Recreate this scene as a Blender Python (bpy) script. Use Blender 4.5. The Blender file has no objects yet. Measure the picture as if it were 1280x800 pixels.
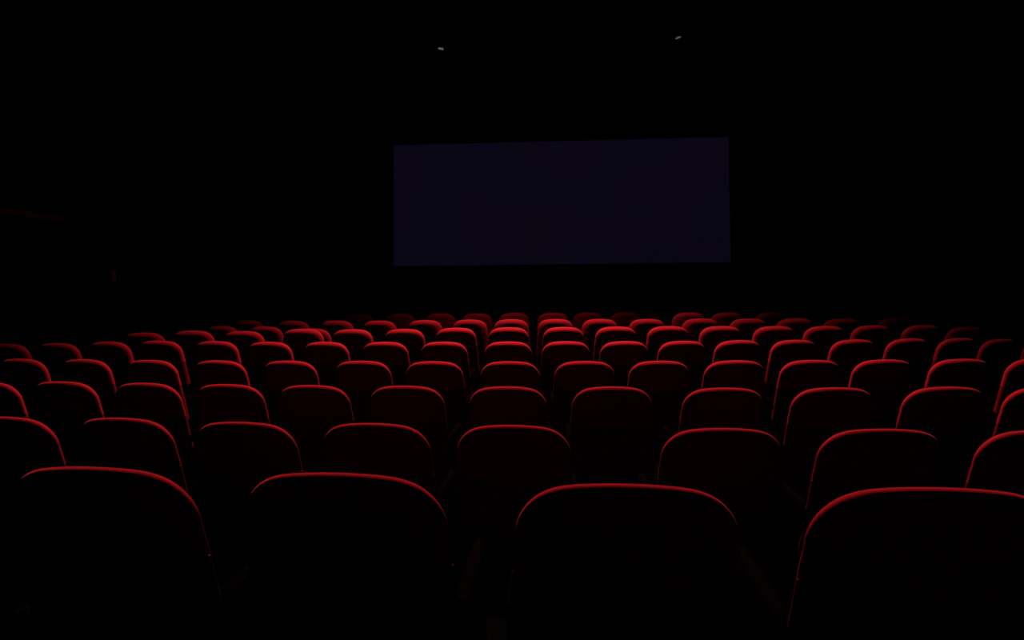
import bpy, bmesh, math
from mathutils import Matrix, Vector

SC = bpy.context.scene
COL = SC.collection

# ------------------------------------------------------------------ camera
CAM_Z = 1.65
PITCH = math.atan(50 / 660.0)
cam = bpy.data.cameras.new('camera')
cam.sensor_width = 36.0
cam.lens = 660.0 / 1280.0 * 36.0
cam.clip_start = 0.05
cam_ob = bpy.data.objects.new('camera', cam)
cam_ob.matrix_world = (Matrix.Translation((0, 0, CAM_Z)) @ Matrix.Rotation(math.pi / 2 - PITCH, 4, 'X')
                       @ Matrix.Rotation(-0.011, 4, 'Z'))
COL.objects.link(cam_ob)
SC.camera = cam_ob

# ------------------------------------------------------------------ world: a closed, dark room
w = bpy.data.worlds.new('dark_room')
w.use_nodes = True
w.node_tree.nodes['Background'].inputs['Color'].default_value = (0, 0, 0, 1)
SC.world = w
SC.view_settings.view_transform = 'Standard'
SC.view_settings.look = 'None'
SC.view_settings.exposure = 0.0
SC.view_settings.gamma = 1.0
SC.view_settings.use_curve_mapping = False

# the house spotlight above the seats (its lamp is made in its fixture below)
KEY_POS = Vector((0.20, 6.30, 6.0))
KEY_AIM = Vector((0.00, 3.1, 1.0))
KEY_POWER = 39000.0
KEY_ANGLE = 114.0
KEY_COLOR = (1.0, 0.80, 0.72)
DOT_LIGHTS = [((-1.308, 10.502, 6.15), (0.55, 0.55, 0.52)), ((3.139, 10.144, 6.15), (0.40, 0.40, 0.62))]

# ------------------------------------------------------------------ helpers
def mat(name, color, rough=0.7, sheen=0.0, sheen_tint=(1, 1, 1), noise=0.0, scale=60, emit=None, spec=0.5, bump=0.0):
    m = bpy.data.materials.new(name)
    m.use_nodes = True
    nt = m.node_tree
    b = nt.nodes['Principled BSDF']
    b.inputs['Base Color'].default_value = (*color, 1)
    b.inputs['Roughness'].default_value = rough
    b.inputs['Specular IOR Level'].default_value = spec
    if sheen:
        b.inputs['Sheen Weight'].default_value = sheen
        b.inputs['Sheen Roughness'].default_value = 0.4
        b.inputs['Sheen Tint'].default_value = (*sheen_tint, 1)
    if emit:
        b.inputs['Emission Color'].default_value = (*emit, 1)
        b.inputs['Emission Strength'].default_value = 1.0
    if noise or bump:
        tc = nt.nodes.new('ShaderNodeTexCoord')
        n = nt.nodes.new('ShaderNodeTexNoise')
        n.inputs['Scale'].default_value = scale
        n.inputs['Detail'].default_value = 3
        nt.links.new(tc.outputs['Object'], n.inputs['Vector'])
        if noise:
            r = nt.nodes.new('ShaderNodeMix')
            r.data_type = 'RGBA'
            r.inputs[6].default_value = (*[c * (1 - noise) for c in color], 1)
            r.inputs[7].default_value = (*[min(1, c * (1 + noise)) for c in color], 1)
            nt.links.new(n.outputs['Fac'], r.inputs[0])
            nt.links.new(r.outputs[2], b.inputs['Base Color'])
        if bump:
            bp = nt.nodes.new('ShaderNodeBump')
            bp.inputs['Strength'].default_value = bump
            bp.inputs['Distance'].default_value = 0.002
            nt.links.new(n.outputs['Fac'], bp.inputs['Height'])
            nt.links.new(bp.outputs['Normal'], b.inputs['Normal'])
    return m

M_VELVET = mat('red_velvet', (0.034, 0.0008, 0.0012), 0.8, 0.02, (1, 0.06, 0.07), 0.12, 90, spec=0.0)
M_CUSHION_SHADE = mat('shaded_red_cushion', (0.001, 0.00002, 0.00002), 0.9, 0.0, (1, 0.06, 0.07), 0.12, 90, spec=0.0)  # seat cushion red taken almost to black, shade painted into the colour
M_BACK_SHADE = mat('red_velvet_shaded', (0.016, 0.00045, 0.00065), 0.85, 0.01, (1, 0.06, 0.07), 0.12, 90, spec=0.0)  # head pad red darkened for the lower back, painting in its shade
M_ARM = mat('black_armrest', (0.00016, 0.00006, 0.00006), 0.9, noise=0.2, scale=30, spec=0.0)
M_STAND = mat('black_metal', (0.00006, 0.00005, 0.00005), 0.9, spec=0.0)
M_CARPET = mat('black_carpet', (0.0001, 0.00006, 0.00006), 1.0, noise=0.3, scale=200, spec=0.0)
M_WALL = mat('black_wall', (0.004, 0.003, 0.003), 1.0, noise=0.2, scale=8, spec=0.0)
M_CEIL = mat('black_ceiling', (0.004, 0.004, 0.004), 1.0, noise=0.2, scale=8, spec=0.0)
M_MASK = mat('black_masking_cloth', (0.002, 0.002, 0.002), 1.0, noise=0.2, scale=80, spec=0.0)
M_LEDGE = mat('dark_red_ledge', (0.30, 0.01, 0.012), 0.8, noise=0.2, scale=20, spec=0.1)
M_HOUSING = mat('black_lamp_metal', (0.02, 0.02, 0.02), 0.5, spec=0.2)

def add_obj(name, bm, material, parent=None, smooth=True, sharp=0):
    me = bpy.data.meshes.new(name)
    bm.normal_update()
    bm.to_mesh(me)
    bm.free()
    if smooth:
        for p in me.polygons:
            p.use_smooth = True
    if sharp:
        me.set_sharp_from_angle(angle=math.radians(sharp))
    me.materials.append(material)
    o = bpy.data.objects.new(name, me)
    COL.objects.link(o)
    o.parent = parent
    return o

def box(bm, c, s, rot=None, bevel=0.0, seg=2):
    r = bmesh.ops.create_cube(bm, size=1.0)
    vs = r['verts']
    bmesh.ops.scale(bm, vec=s, verts=vs)
    if bevel:
        es = list({e for v in vs for e in v.link_edges})
        r2 = bmesh.ops.bevel(bm, geom=es, offset=bevel, segments=seg, profile=0.5, affect='EDGES')
        vs = list({v for f in r2['faces'] for v in f.verts} | {v for v in vs if v.is_valid})
    m = Matrix.Translation(c)
    if rot is not None:
        m = m @ rot
    bmesh.ops.transform(bm, matrix=m, verts=vs)

def tag(o, label=None, cat=None, group=None, kind=None):
    for k, v in (('label', label), ('category', cat), ('group', group), ('kind', kind)):
        if v:
            o[k] = v

def empty(name, loc, rz=0.0):
    o = bpy.data.objects.new(name, None)
    o.empty_display_size = 0.2
    o.location = loc
    o.rotation_euler = (0, 0, rz)
    COL.objects.link(o)
    return o

# ------------------------------------------------------------------ setting
XL, XR, YB, YF, ZT = -6.6, 8.2, -1.6, 14.2, 6.15

def slab(name, c, s, m):
    bm = bmesh.new()
    box(bm, c, s)
    o = add_obj(name, bm, m, None, False)
    tag(o, kind='structure')
    return o

floor = slab('floor', ((XL + XR) / 2, (YB + YF) / 2, -0.1), (XR - XL, YF - YB, 0.2), M_CARPET)
slab('ceiling', ((XL + XR) / 2, (YB + YF) / 2, ZT + 0.1), (XR - XL, YF - YB, 0.2), M_CEIL)
slab('wall_left', (XL - 0.1, (YB + YF) / 2, ZT / 2), (0.2, YF - YB, ZT), M_WALL)
slab('wall_right', (XR + 0.1, (YB + YF) / 2, ZT / 2), (0.2, YF - YB, ZT), M_WALL)
slab('wall_front', ((XL + XR) / 2, YF + 0.1, ZT / 2), (XR - XL, 0.2, ZT), M_WALL)
slab('wall_back', ((XL + XR) / 2, YB - 0.1, ZT / 2), (XR - XL, 0.2, ZT), M_WALL)

# fabric covered ledge on the left side wall
bm = bmesh.new()
box(bm, (XL + 0.09, 6.25, 2.60), (0.18, 2.9, 0.085), None, 0.02)
tag(add_obj('trim_1', bm, M_LEDGE), kind='structure')

ROWS = {
    '1': [(-0.93, 1.17, 0.236), (-0.37, 1.12, 0.235), (0.23, 1.06, 0.228), (0.81, 1.00, 0.238)],
    '2': [(-2.22, 2.30, 0.072), (-1.67, 2.24, 0.077), (-1.12, 2.17, 0.072), (-0.56, 2.11, 0.077), (0.00, 2.06, 0.077), (0.80, 1.99, 0.076), (1.38, 1.95, 0.078), (1.95, 1.92, 0.076)],
    '3': [(-3.40, 3.40, 0.028), (-2.85, 3.33, 0.038), (-2.29, 3.28, 0.032), (-1.75, 3.23, 0.028), (-1.20, 3.15, 0.032), (-0.63, 3.10, 0.032), (-0.03, 3.04, 0.033), (0.57, 3.00, 0.034), (1.19, 2.95, 0.031), (1.79, 2.92, 0.032), (2.39, 2.89, 0.035), (2.94, 2.88, 0.032)],
    '4': [(-4.15, 4.45, 0.028), (-3.56, 4.38, 0.028), (-2.97, 4.32, 0.025), (-2.37, 4.25, 0.025), (-1.78, 4.19, 0.025), (-1.18, 4.13, 0.027), (-0.61, 4.08, 0.025), (-0.02, 4.03, 0.026), (0.55, 4.00, 0.026), (1.11, 3.96, 0.028), (1.67, 3.94, 0.028), (2.23, 3.92, 0.028), (2.77, 3.92, 0.025), (3.33, 3.90, 0.027), (3.90, 3.90, 0.024)],
    '5': [(-5.18, 5.41, 0.049), (-4.63, 5.37, 0.056), (-4.08, 5.33, 0.069), (-3.53, 5.28, 0.079), (-2.95, 5.24, 0.073), (-2.40, 5.20, 0.064), (-1.83, 5.16, 0.062), (-1.24, 5.12, 0.060), (-0.66, 5.08, 0.060), (-0.04, 5.04, 0.060), (0.51, 5.01, 0.060), (1.06, 4.98, 0.058), (1.61, 4.98, 0.055), (2.16, 5.03, 0.049), (2.71, 5.06, 0.043), (3.26, 5.03, 0.043), (3.81, 5.07, 0.042), (4.36, 5.16, 0.030), (4.89, 5.29, 0.000), (5.44, 5.41, -0.018)],
    '6': [(-4.14, 5.93, 0.102), (-3.59, 5.93, 0.118), (-3.04, 5.96, 0.104), (-2.38, 5.99, 0.119), (-1.82, 6.00, 0.107), (-1.23, 6.01, 0.103), (-0.64, 6.00, 0.111), (-0.04, 5.99, 0.111), (0.58, 5.97, 0.109), (1.17, 5.94, 0.110), (1.75, 5.91, 0.111), (2.32, 5.86, 0.109), (2.89, 5.81, 0.107), (3.44, 5.80, 0.103), (3.99, 5.85, 0.100), (4.54, 5.84, 0.097), (5.09, 5.91, 0.065)],
    '6b': [(-3.69, 6.72, 0.100), (-3.09, 6.62, 0.097), (-2.46, 6.52, 0.074)],
    '7': [(-3.62, 7.24, 0.135), (-2.98, 7.19, 0.122), (-2.37, 7.14, 0.124), (-1.78, 7.09, 0.121), (-1.16, 7.04, 0.126), (-0.56, 7.01, 0.128), (-0.01, 6.95, 0.130), (0.57, 6.90, 0.131), (1.14, 6.85, 0.129), (1.74, 6.80, 0.126), (2.41, 6.75, 0.128), (3.00, 6.70, 0.125), (3.57, 6.65, 0.124), (4.13, 6.60, 0.117), (4.78, 6.55, 0.128)],
    '8': [(-3.51, 8.02, 0.142), (-2.96, 8.04, 0.153), (-2.34, 8.05, 0.151), (-1.70, 8.06, 0.150), (-1.09, 8.05, 0.150), (-0.53, 8.03, 0.145), (0.03, 8.00, 0.147), (0.62, 7.95, 0.146), (1.16, 8.05, 0.138), (1.72, 8.00, 0.140), (2.27, 8.05, 0.132)],
    '8b': [(2.42, 7.22, 0.175), (2.95, 7.24, 0.168), (3.56, 7.26, 0.160), (4.16, 7.28, 0.157), (4.79, 7.32, 0.143)],
}

LIFT = {'1': 0.009, '2': 0.003}                        # rows 1 and 2 stand slightly higher
ROWS = {k: [(x, y, z + LIFT.get(k, 0.0)) for x, y, z in v] for k, v in ROWS.items()}

def row_yaw(pts, i):
    a, b = pts[max(0, i - 2)], pts[min(len(pts) - 1, i + 2)]
    return math.atan2(b[1] - a[1], b[0] - a[0])

# carpeted tiers that carry the rows of seats
def tier(pts):
    bm = bmesh.new()
    rings = []
    ext = [(2 * pts[0][0] - pts[1][0], 2 * pts[0][1] - pts[1][1], pts[0][2])] + pts + \
          [(2 * pts[-1][0] - pts[-2][0], 2 * pts[-1][1] - pts[-2][1], pts[-1][2])]
    for x, y, z in ext:
        z = max(z, 0.004)
        rings.append([bm.verts.new(p) for p in ((x, y - 0.16, -0.05), (x, y - 0.16, z), (x, y + 0.40, z), (x, y + 0.40, -0.05))])
    for a, b in zip(rings, rings[1:]):
        for k in range(4):
            l = (k + 1) % 4
            bm.faces.new((a[k], a[l], b[l], b[k]))
    bm.faces.new(rings[0][::-1])
    bm.faces.new(rings[-1])
    bmesh.ops.recalc_face_normals(bm, faces=bm.faces[:])
    add_obj('tier', bm, M_CARPET, floor, False)

for pts in ROWS.values():
    tier(pts)

# ------------------------------------------------------------------ the screen
SCREEN_LOC = Vector((1.1686, 13.0, 3.5174))
SW, SH = 8.130, 3.022
screen = empty('cinema_screen', SCREEN_LOC)
screen.rotation_euler = (-0.1175, 0, -0.0521)
tag(screen, 'wide dim blue cinema screen hanging in the dark behind the seats', 'screen')

M_SCREEN = bpy.data.materials.new('projection_cloth_painted_glow')
M_SCREEN.use_nodes = True
nt = M_SCREEN.node_tree
b = nt.nodes['Principled BSDF']
b.inputs['Base Color'].default_value = (0.10, 0.10, 0.11, 1)
b.inputs['Roughness'].default_value = 0.95
b.inputs['Specular IOR Level'].default_value = 0.05
tc = nt.nodes.new('ShaderNodeTexCoord')
nz = nt.nodes.new('ShaderNodeTexNoise')
nz.inputs['Scale'].default_value = 0.55
nz.inputs['Detail'].default_value = 1.0
rp = nt.nodes.new('ShaderNodeValToRGB')
rp.color_ramp.elements[0].position = 0.35
rp.color_ramp.elements[0].color = (0.0016, 0.0020, 0.0078, 1)
rp.color_ramp.elements[1].position = 0.65
rp.color_ramp.elements[1].color = (0.0026, 0.0018, 0.0066, 1)
nt.links.new(tc.outputs['Object'], nz.inputs['Vector'])
nt.links.new(nz.outputs['Fac'], rp.inputs['Fac'])
nt.links.new(rp.outputs['Color'], b.inputs['Emission Color'])
b.inputs['Emission Strength'].default_value = 1.0  # emission stands in for the faint light falling on the cloth

bm = bmesh.new()
box(bm, (0, 0.02, 0), (SW, 0.03, SH))
add_obj('screen_cloth', bm, M_SCREEN, screen, False)
for nm, c, s in (('top_masking', (0, 0.03, SH / 2 + 0.15), (SW + 0.6, 0.08, 0.30)), ('bottom_masking', (0, 0.03, -SH / 2 - 0.15), (SW + 0.6, 0.08, 0.30)),
                 ('side_masking', (-SW / 2 - 0.15, 0.03, 0), (0.30, 0.08, SH)), ('side_masking', (SW / 2 + 0.15, 0.03, 0), (0.30, 0.08, SH))):
    bm = bmesh.new()
    box(bm, c, s, None, 0.008, 1)
    add_obj(nm, bm, M_MASK, screen, False)
# frame that carries the cloth on the front wall
for sx in (-3.2, 3.2):
    bm = bmesh.new()
    box(bm, (sx, 0.53, 0.2), (0.12, 0.94, 0.12))
    add_obj('wall_bracket', bm, M_STAND, screen, False)

# ------------------------------------------------------------------ seats
def outline(z_top=1.006, hw=0.230, hb=0.255, n=11, seam=0.79, drop=0.028):
    """Closed outline of the upper back pad (x, z, inset factor), and of the lower back below the seam."""
    ax, az = 0.135, 0.120
    crown = 0.030
    up = []
    # going from the seam on the +x side up and over to the -x side
    def side(z):
        t = (z_top - az - z) / 0.38
        return hw + (hb - hw) * min(1.0, max(0.0, t))
    half = [(side(seam), seam, 'flank'), (side(0.83), 0.83, 1.45)]
    e = 2.0 / 2.6
    for k in range(n + 1):
        a = math.pi / 2 * k / n
        half.append((hw - ax + ax * math.cos(a) ** e, z_top - crown - az + az * math.sin(a) ** e, 1.0 + 0.5 * math.cos(a)))
    xs = hw - ax
    for k in range(1, 4):
        half.append((xs * (1 - k / 3.0), 0, 1.0))
    # lay the crown on top
    out = []
    for x, z, fct in half:
        if z == 0:
            z = z_top - crown
        zz = z + crown * (1 - (x / hw) ** 2) * max(0.0, min(1.0, (z - 0.86) / 0.1))
        out.append((x, zz, fct))
    right = out
    left = [(-x, z, fct) for x, z, fct in reversed(out[:-1])]
    up = right + left
    m = 8
    sb = side(seam)
    for k in range(1, m):
        u = -1 + 2.0 * k / m
        up.append((u * sb, seam - drop * (1 - u * u), 'flank'))
    low = []
    s2 = seam - 0.003
    for k in range(0, m + 1):
        u = 1 - 2.0 * k / m
        low.append((u * sb, s2 - drop * (1 - u * u), 'flank'))
    for z in (0.70, 0.60, 0.50, 0.40):
        low.append((-side(z), z, 1.4))
    low += [(-hb + 0.03, 0.33, 1.0), (0, 0.32, 1.0), (hb - 0.03, 0.33, 1.0)]
    for z in (0.40, 0.50, 0.60, 0.70):
        low.append((side(z), z, 1.4))
    return up, low

R_BACK, R_FRONT, THICK, LEAN, BOW, CREST = 0.075, 0.060, 0.098, 0.14, 0.022, 57
FLANK = 0.085

def pad(bm, poly, zc):
    n = len(poly)
    area = sum(poly[i][0] * poly[(i + 1) % n][1] - poly[(i + 1) % n][0] * poly[i][1] for i in range(n))
    sgn = 1 if area > 0 else -1
    nor = []
    for i in range(n):
        a, c = poly[i - 1], poly[(i + 1) % n]
        d = Vector((c[0] - a[0], c[1] - a[1]))
        d.normalize()
        nn = Vector((-d.y, d.x)) * sgn                  # inward
        if poly[i][2] == 'flank':                       # along the seam the pad rounds off sideways only
            nn = Vector((-poly[i][0] / 0.236, 0.0))
        nor.append(nn)
    def P(x, z, y):
        yy = y + (1.0 - z) * LEAN - BOW * (1 - (x / 0.25) ** 2)
        return (x, yy, z)
    rings = []
    def ring(ins, y, shrink=1.0, flank=None):
        r = []
        for (x, z, fct), nn in zip(poly, nor):
            wgt = 1.0 if fct == 'flank' else max(0.0, min(1.0, (fct - 1.0) / 0.4))
            d_in = ins if flank is None else ins + (flank - ins) * wgt
            px, pz = x + nn.x * d_in, z + nn.y * d_in
            px, pz = px * shrink, zc + (pz - zc) * shrink
            r.append(bm.verts.new(P(px, pz, y)))
        rings.append(r)
    T = THICK / 2
    q = 8
    A, B0 = math.radians(CREST), math.radians(42)
    ib = R_BACK * math.sin(A)                           # the top rolls up to a crest, the flanks roll fully round
    for s in (0.3, 0.6, 0.85):
        ring(ib, -T, s, FLANK)
    ym = R_BACK * (1 - math.cos(A))
    for k in range(q + 1):
        u = R_BACK * (1 - math.cos(A * k / q))
        v = u / ym
        ring(R_BACK * (math.sin(A) - math.sin(A * k / q)), -T + u, 1.0, FLANK * (1 - math.sqrt(max(0.0, 1 - (1 - v) ** 2))))
    yc = -T + ym
    for k in range(q + 1):
        bb = B0 + (math.pi / 2 - B0) * k / q
        ye = yc + 0.001 + R_FRONT * (math.sin(bb) - math.sin(B0))
        ring(R_FRONT * (math.cos(B0) - math.cos(bb)), ye)
    fi = R_FRONT * math.cos(B0)
    for s in (0.8, 0.55, 0.3):
        ring(fi, ye + 0.006 * (1 - s), s)
    for a, c in zip(rings, rings[1:]):
        for i in range(n):
            j = (i + 1) % n
            bm.faces.new((a[i], a[j], c[j], c[i]))
    for r, y in ((rings[0], -T), (rings[-1], ye + 0.006)):
        v = bm.verts.new(P(0, zc, y))
        for i in range(n):
            j = (i + 1) % n
            bm.faces.new((r[i], r[j], v) if r is rings[-1] else (r[j], r[i], v))
    bmesh.ops.remove_doubles(bm, verts=bm.verts[:], dist=1e-5)
    bmesh.ops.recalc_face_normals(bm, faces=bm.faces[:])

GROUP = 'rows of red seats facing the screen'

def make_seat():
    root = empty('cinema_chair', (0, 0, 0))
    up, low = outline()
    bm = bmesh.new()
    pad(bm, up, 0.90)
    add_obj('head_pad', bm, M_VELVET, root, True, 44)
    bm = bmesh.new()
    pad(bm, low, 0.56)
    add_obj('backrest', bm, M_BACK_SHADE, root, True, 44)
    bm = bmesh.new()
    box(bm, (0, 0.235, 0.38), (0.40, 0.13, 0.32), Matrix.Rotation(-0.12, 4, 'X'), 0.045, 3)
    add_obj('seat', bm, M_CUSHION_SHADE, root)
    for s in (-1, 1):
        bm = bmesh.new()
        box(bm, (s * 0.243, 0.19, 0.665), (0.036, 0.30, 0.05), None, 0.014, 2)
        arm = add_obj('armrest', bm, M_ARM, root)
        bm = bmesh.new()
        box(bm, (s * 0.243, 0.20, 0.33), (0.032, 0.27, 0.62), None, 0.006, 1)
        box(bm, (s * 0.243, 0.20, 0.012), (0.036, 0.30, 0.024), None, 0.004, 1)
        add_obj('side_stand', bm, M_STAND, root)
    return root

ORD = ['first', 'second', 'third', 'fourth', 'fifth', 'sixth', 'seventh', 'eighth', 'ninth', 'tenth', 'eleventh', 'twelfth',
       'thirteenth', 'fourteenth', 'fifteenth', 'sixteenth', 'seventeenth', 'eighteenth', 'nineteenth', 'twentieth']
ROW_NAME = {'1': 'in the row closest to the camera', '2': 'in the second row from the camera', '3': 'in the third row from the camera',
            '4': 'in the fourth row from the camera', '5': 'in the fifth row from the camera', '6': 'in the sixth row from the camera',
            '6b': 'in the short row just behind the sixth', '7': 'in the seventh row from the camera', '8': 'in the central block of the far row',
            '8b': 'in the right-hand block of the far row'}
SPECIAL = {('2', 4): 'red cinema chair just left of the wide gap in the second row',
           ('2', 5): 'red cinema chair just right of the wide gap in the second row'}

def copy_seat(src):
    c = src.copy()
    COL.objects.link(c)
    for ch in src.children:
        d = ch.copy()
        COL.objects.link(d)
        d.parent = c
    return c

proto = make_seat()
first = True
for key, pts in ROWS.items():
    n = len(pts)
    for i, (x, y, z) in enumerate(pts):
        o = proto if first else copy_seat(proto)
        first = False
        o.location = (x, y, z)
        o.rotation_euler = (0, 0, row_yaw(pts, i))
        if (key, i) in SPECIAL:
            lab = SPECIAL[(key, i)]
        elif i <= n // 2:
            lab = 'red cinema chair %s from the left %s' % (ORD[i], ROW_NAME[key]) if i else 'leftmost red cinema chair ' + ROW_NAME[key]
        else:
            k = n - 1 - i
            lab = 'red cinema chair %s from the right %s' % (ORD[k], ROW_NAME[key]) if k else 'rightmost red cinema chair ' + ROW_NAME[key]
        tag(o, lab, 'chair', GROUP)

# ------------------------------------------------------------------ ceiling lamps
def cyl(bm, r0, r1, z0, z1, n=24, caps=(True, True)):
    a = [bm.verts.new((r0 * math.cos(2 * math.pi * k / n), r0 * math.sin(2 * math.pi * k / n), z0)) for k in range(n)]
    c = [bm.verts.new((r1 * math.cos(2 * math.pi * k / n), r1 * math.sin(2 * math.pi * k / n), z1)) for k in range(n)]
    for k in range(n):
        l = (k + 1) % n
        bm.faces.new((a[k], a[l], c[l], c[k]))
    if caps[0]:
        bm.faces.new(a[::-1])
    if caps[1]:
        bm.faces.new(c)

def dim_downlight(loc, col, tilt, label):
    root = empty('ceiling_downlight', loc)
    bm = bmesh.new()
    cyl(bm, 0.085, 0.085, -0.05, 0.0)
    bmesh.ops.recalc_face_normals(bm, faces=bm.faces[:])
    add_obj('housing', bm, M_HOUSING, root, False)
    m = mat('dim_lamp_lens', (0.05, 0.05, 0.05), 0.3, emit=tuple(c * 0.20 for c in col))
    bm = bmesh.new()
    box(bm, (0, 0, -0.058), (0.10, 0.060, 0.016), Matrix.Rotation(tilt, 4, 'Y'), 0.008, 2)
    add_obj('lens', bm, m, root)
    tag(root, label, 'light')

dim_downlight(*DOT_LIGHTS[0], 0.2, 'small dim white ceiling light above the screen, the lower of two')
dim_downlight(*DOT_LIGHTS[1], -0.35, 'small dim bluish ceiling light above the screen, the higher of two')

# guessed small box on the left side wall, its faint red glow is added
root = empty('wall_box', (XL, 8.74, 1.79))
tag(root, 'small box with added faint reddish glow low on the dark side wall', 'box')
bm = bmesh.new()
box(bm, (0.03, 0, 0), (0.06, 0.20, 0.24), None, 0.01, 2)
add_obj('housing', bm, M_HOUSING, root, False)
bm = bmesh.new()
box(bm, (0.062, -0.02, 0), (0.008, 0.09, 0.19), None, 0.003, 1)
add_obj('added_glow_panel', bm, mat('faint_red_added_glow', (0.02, 0.004, 0.004), 0.5, emit=(0.0042, 0.0008, 0.0008)), root, False)

# the spotlight above the seats, hung from the ceiling out of the frame
root = empty('ceiling_spotlight', (KEY_POS.x, KEY_POS.y, ZT))
tag(root, 'black ceiling spotlight above the seats that lights their tops', 'light')
d = (KEY_AIM - KEY_POS).normalized()
rot = d.to_track_quat('-Z', 'Y').to_matrix().to_4x4()
bm = bmesh.new()
cyl(bm, 0.03, 0.03, -0.10, 0.0, 12)
bmesh.ops.recalc_face_normals(bm, faces=bm.faces[:])
add_obj('stem', bm, M_HOUSING, root)
bm = bmesh.new()
cyl(bm, 0.12, 0.09, 0.0, 0.10, 24, (False, True))
can = add_obj('lamp_can', bm, M_HOUSING, root)
can.matrix_local = Matrix.Translation(KEY_POS - Vector((KEY_POS.x, KEY_POS.y, ZT))) @ rot
ld = bpy.data.lights.new('spotlight_lamp', 'SPOT')
ld.energy = KEY_POWER
ld.color = KEY_COLOR
ld.spot_size = math.radians(KEY_ANGLE)
ld.spot_blend = 1.0
ld.shadow_soft_size = 0.1
lo = bpy.data.objects.new('spotlight_lamp', ld)
lo.matrix_world = Matrix.Translation(KEY_POS + d * 0.02) @ rot
COL.objects.link(lo)
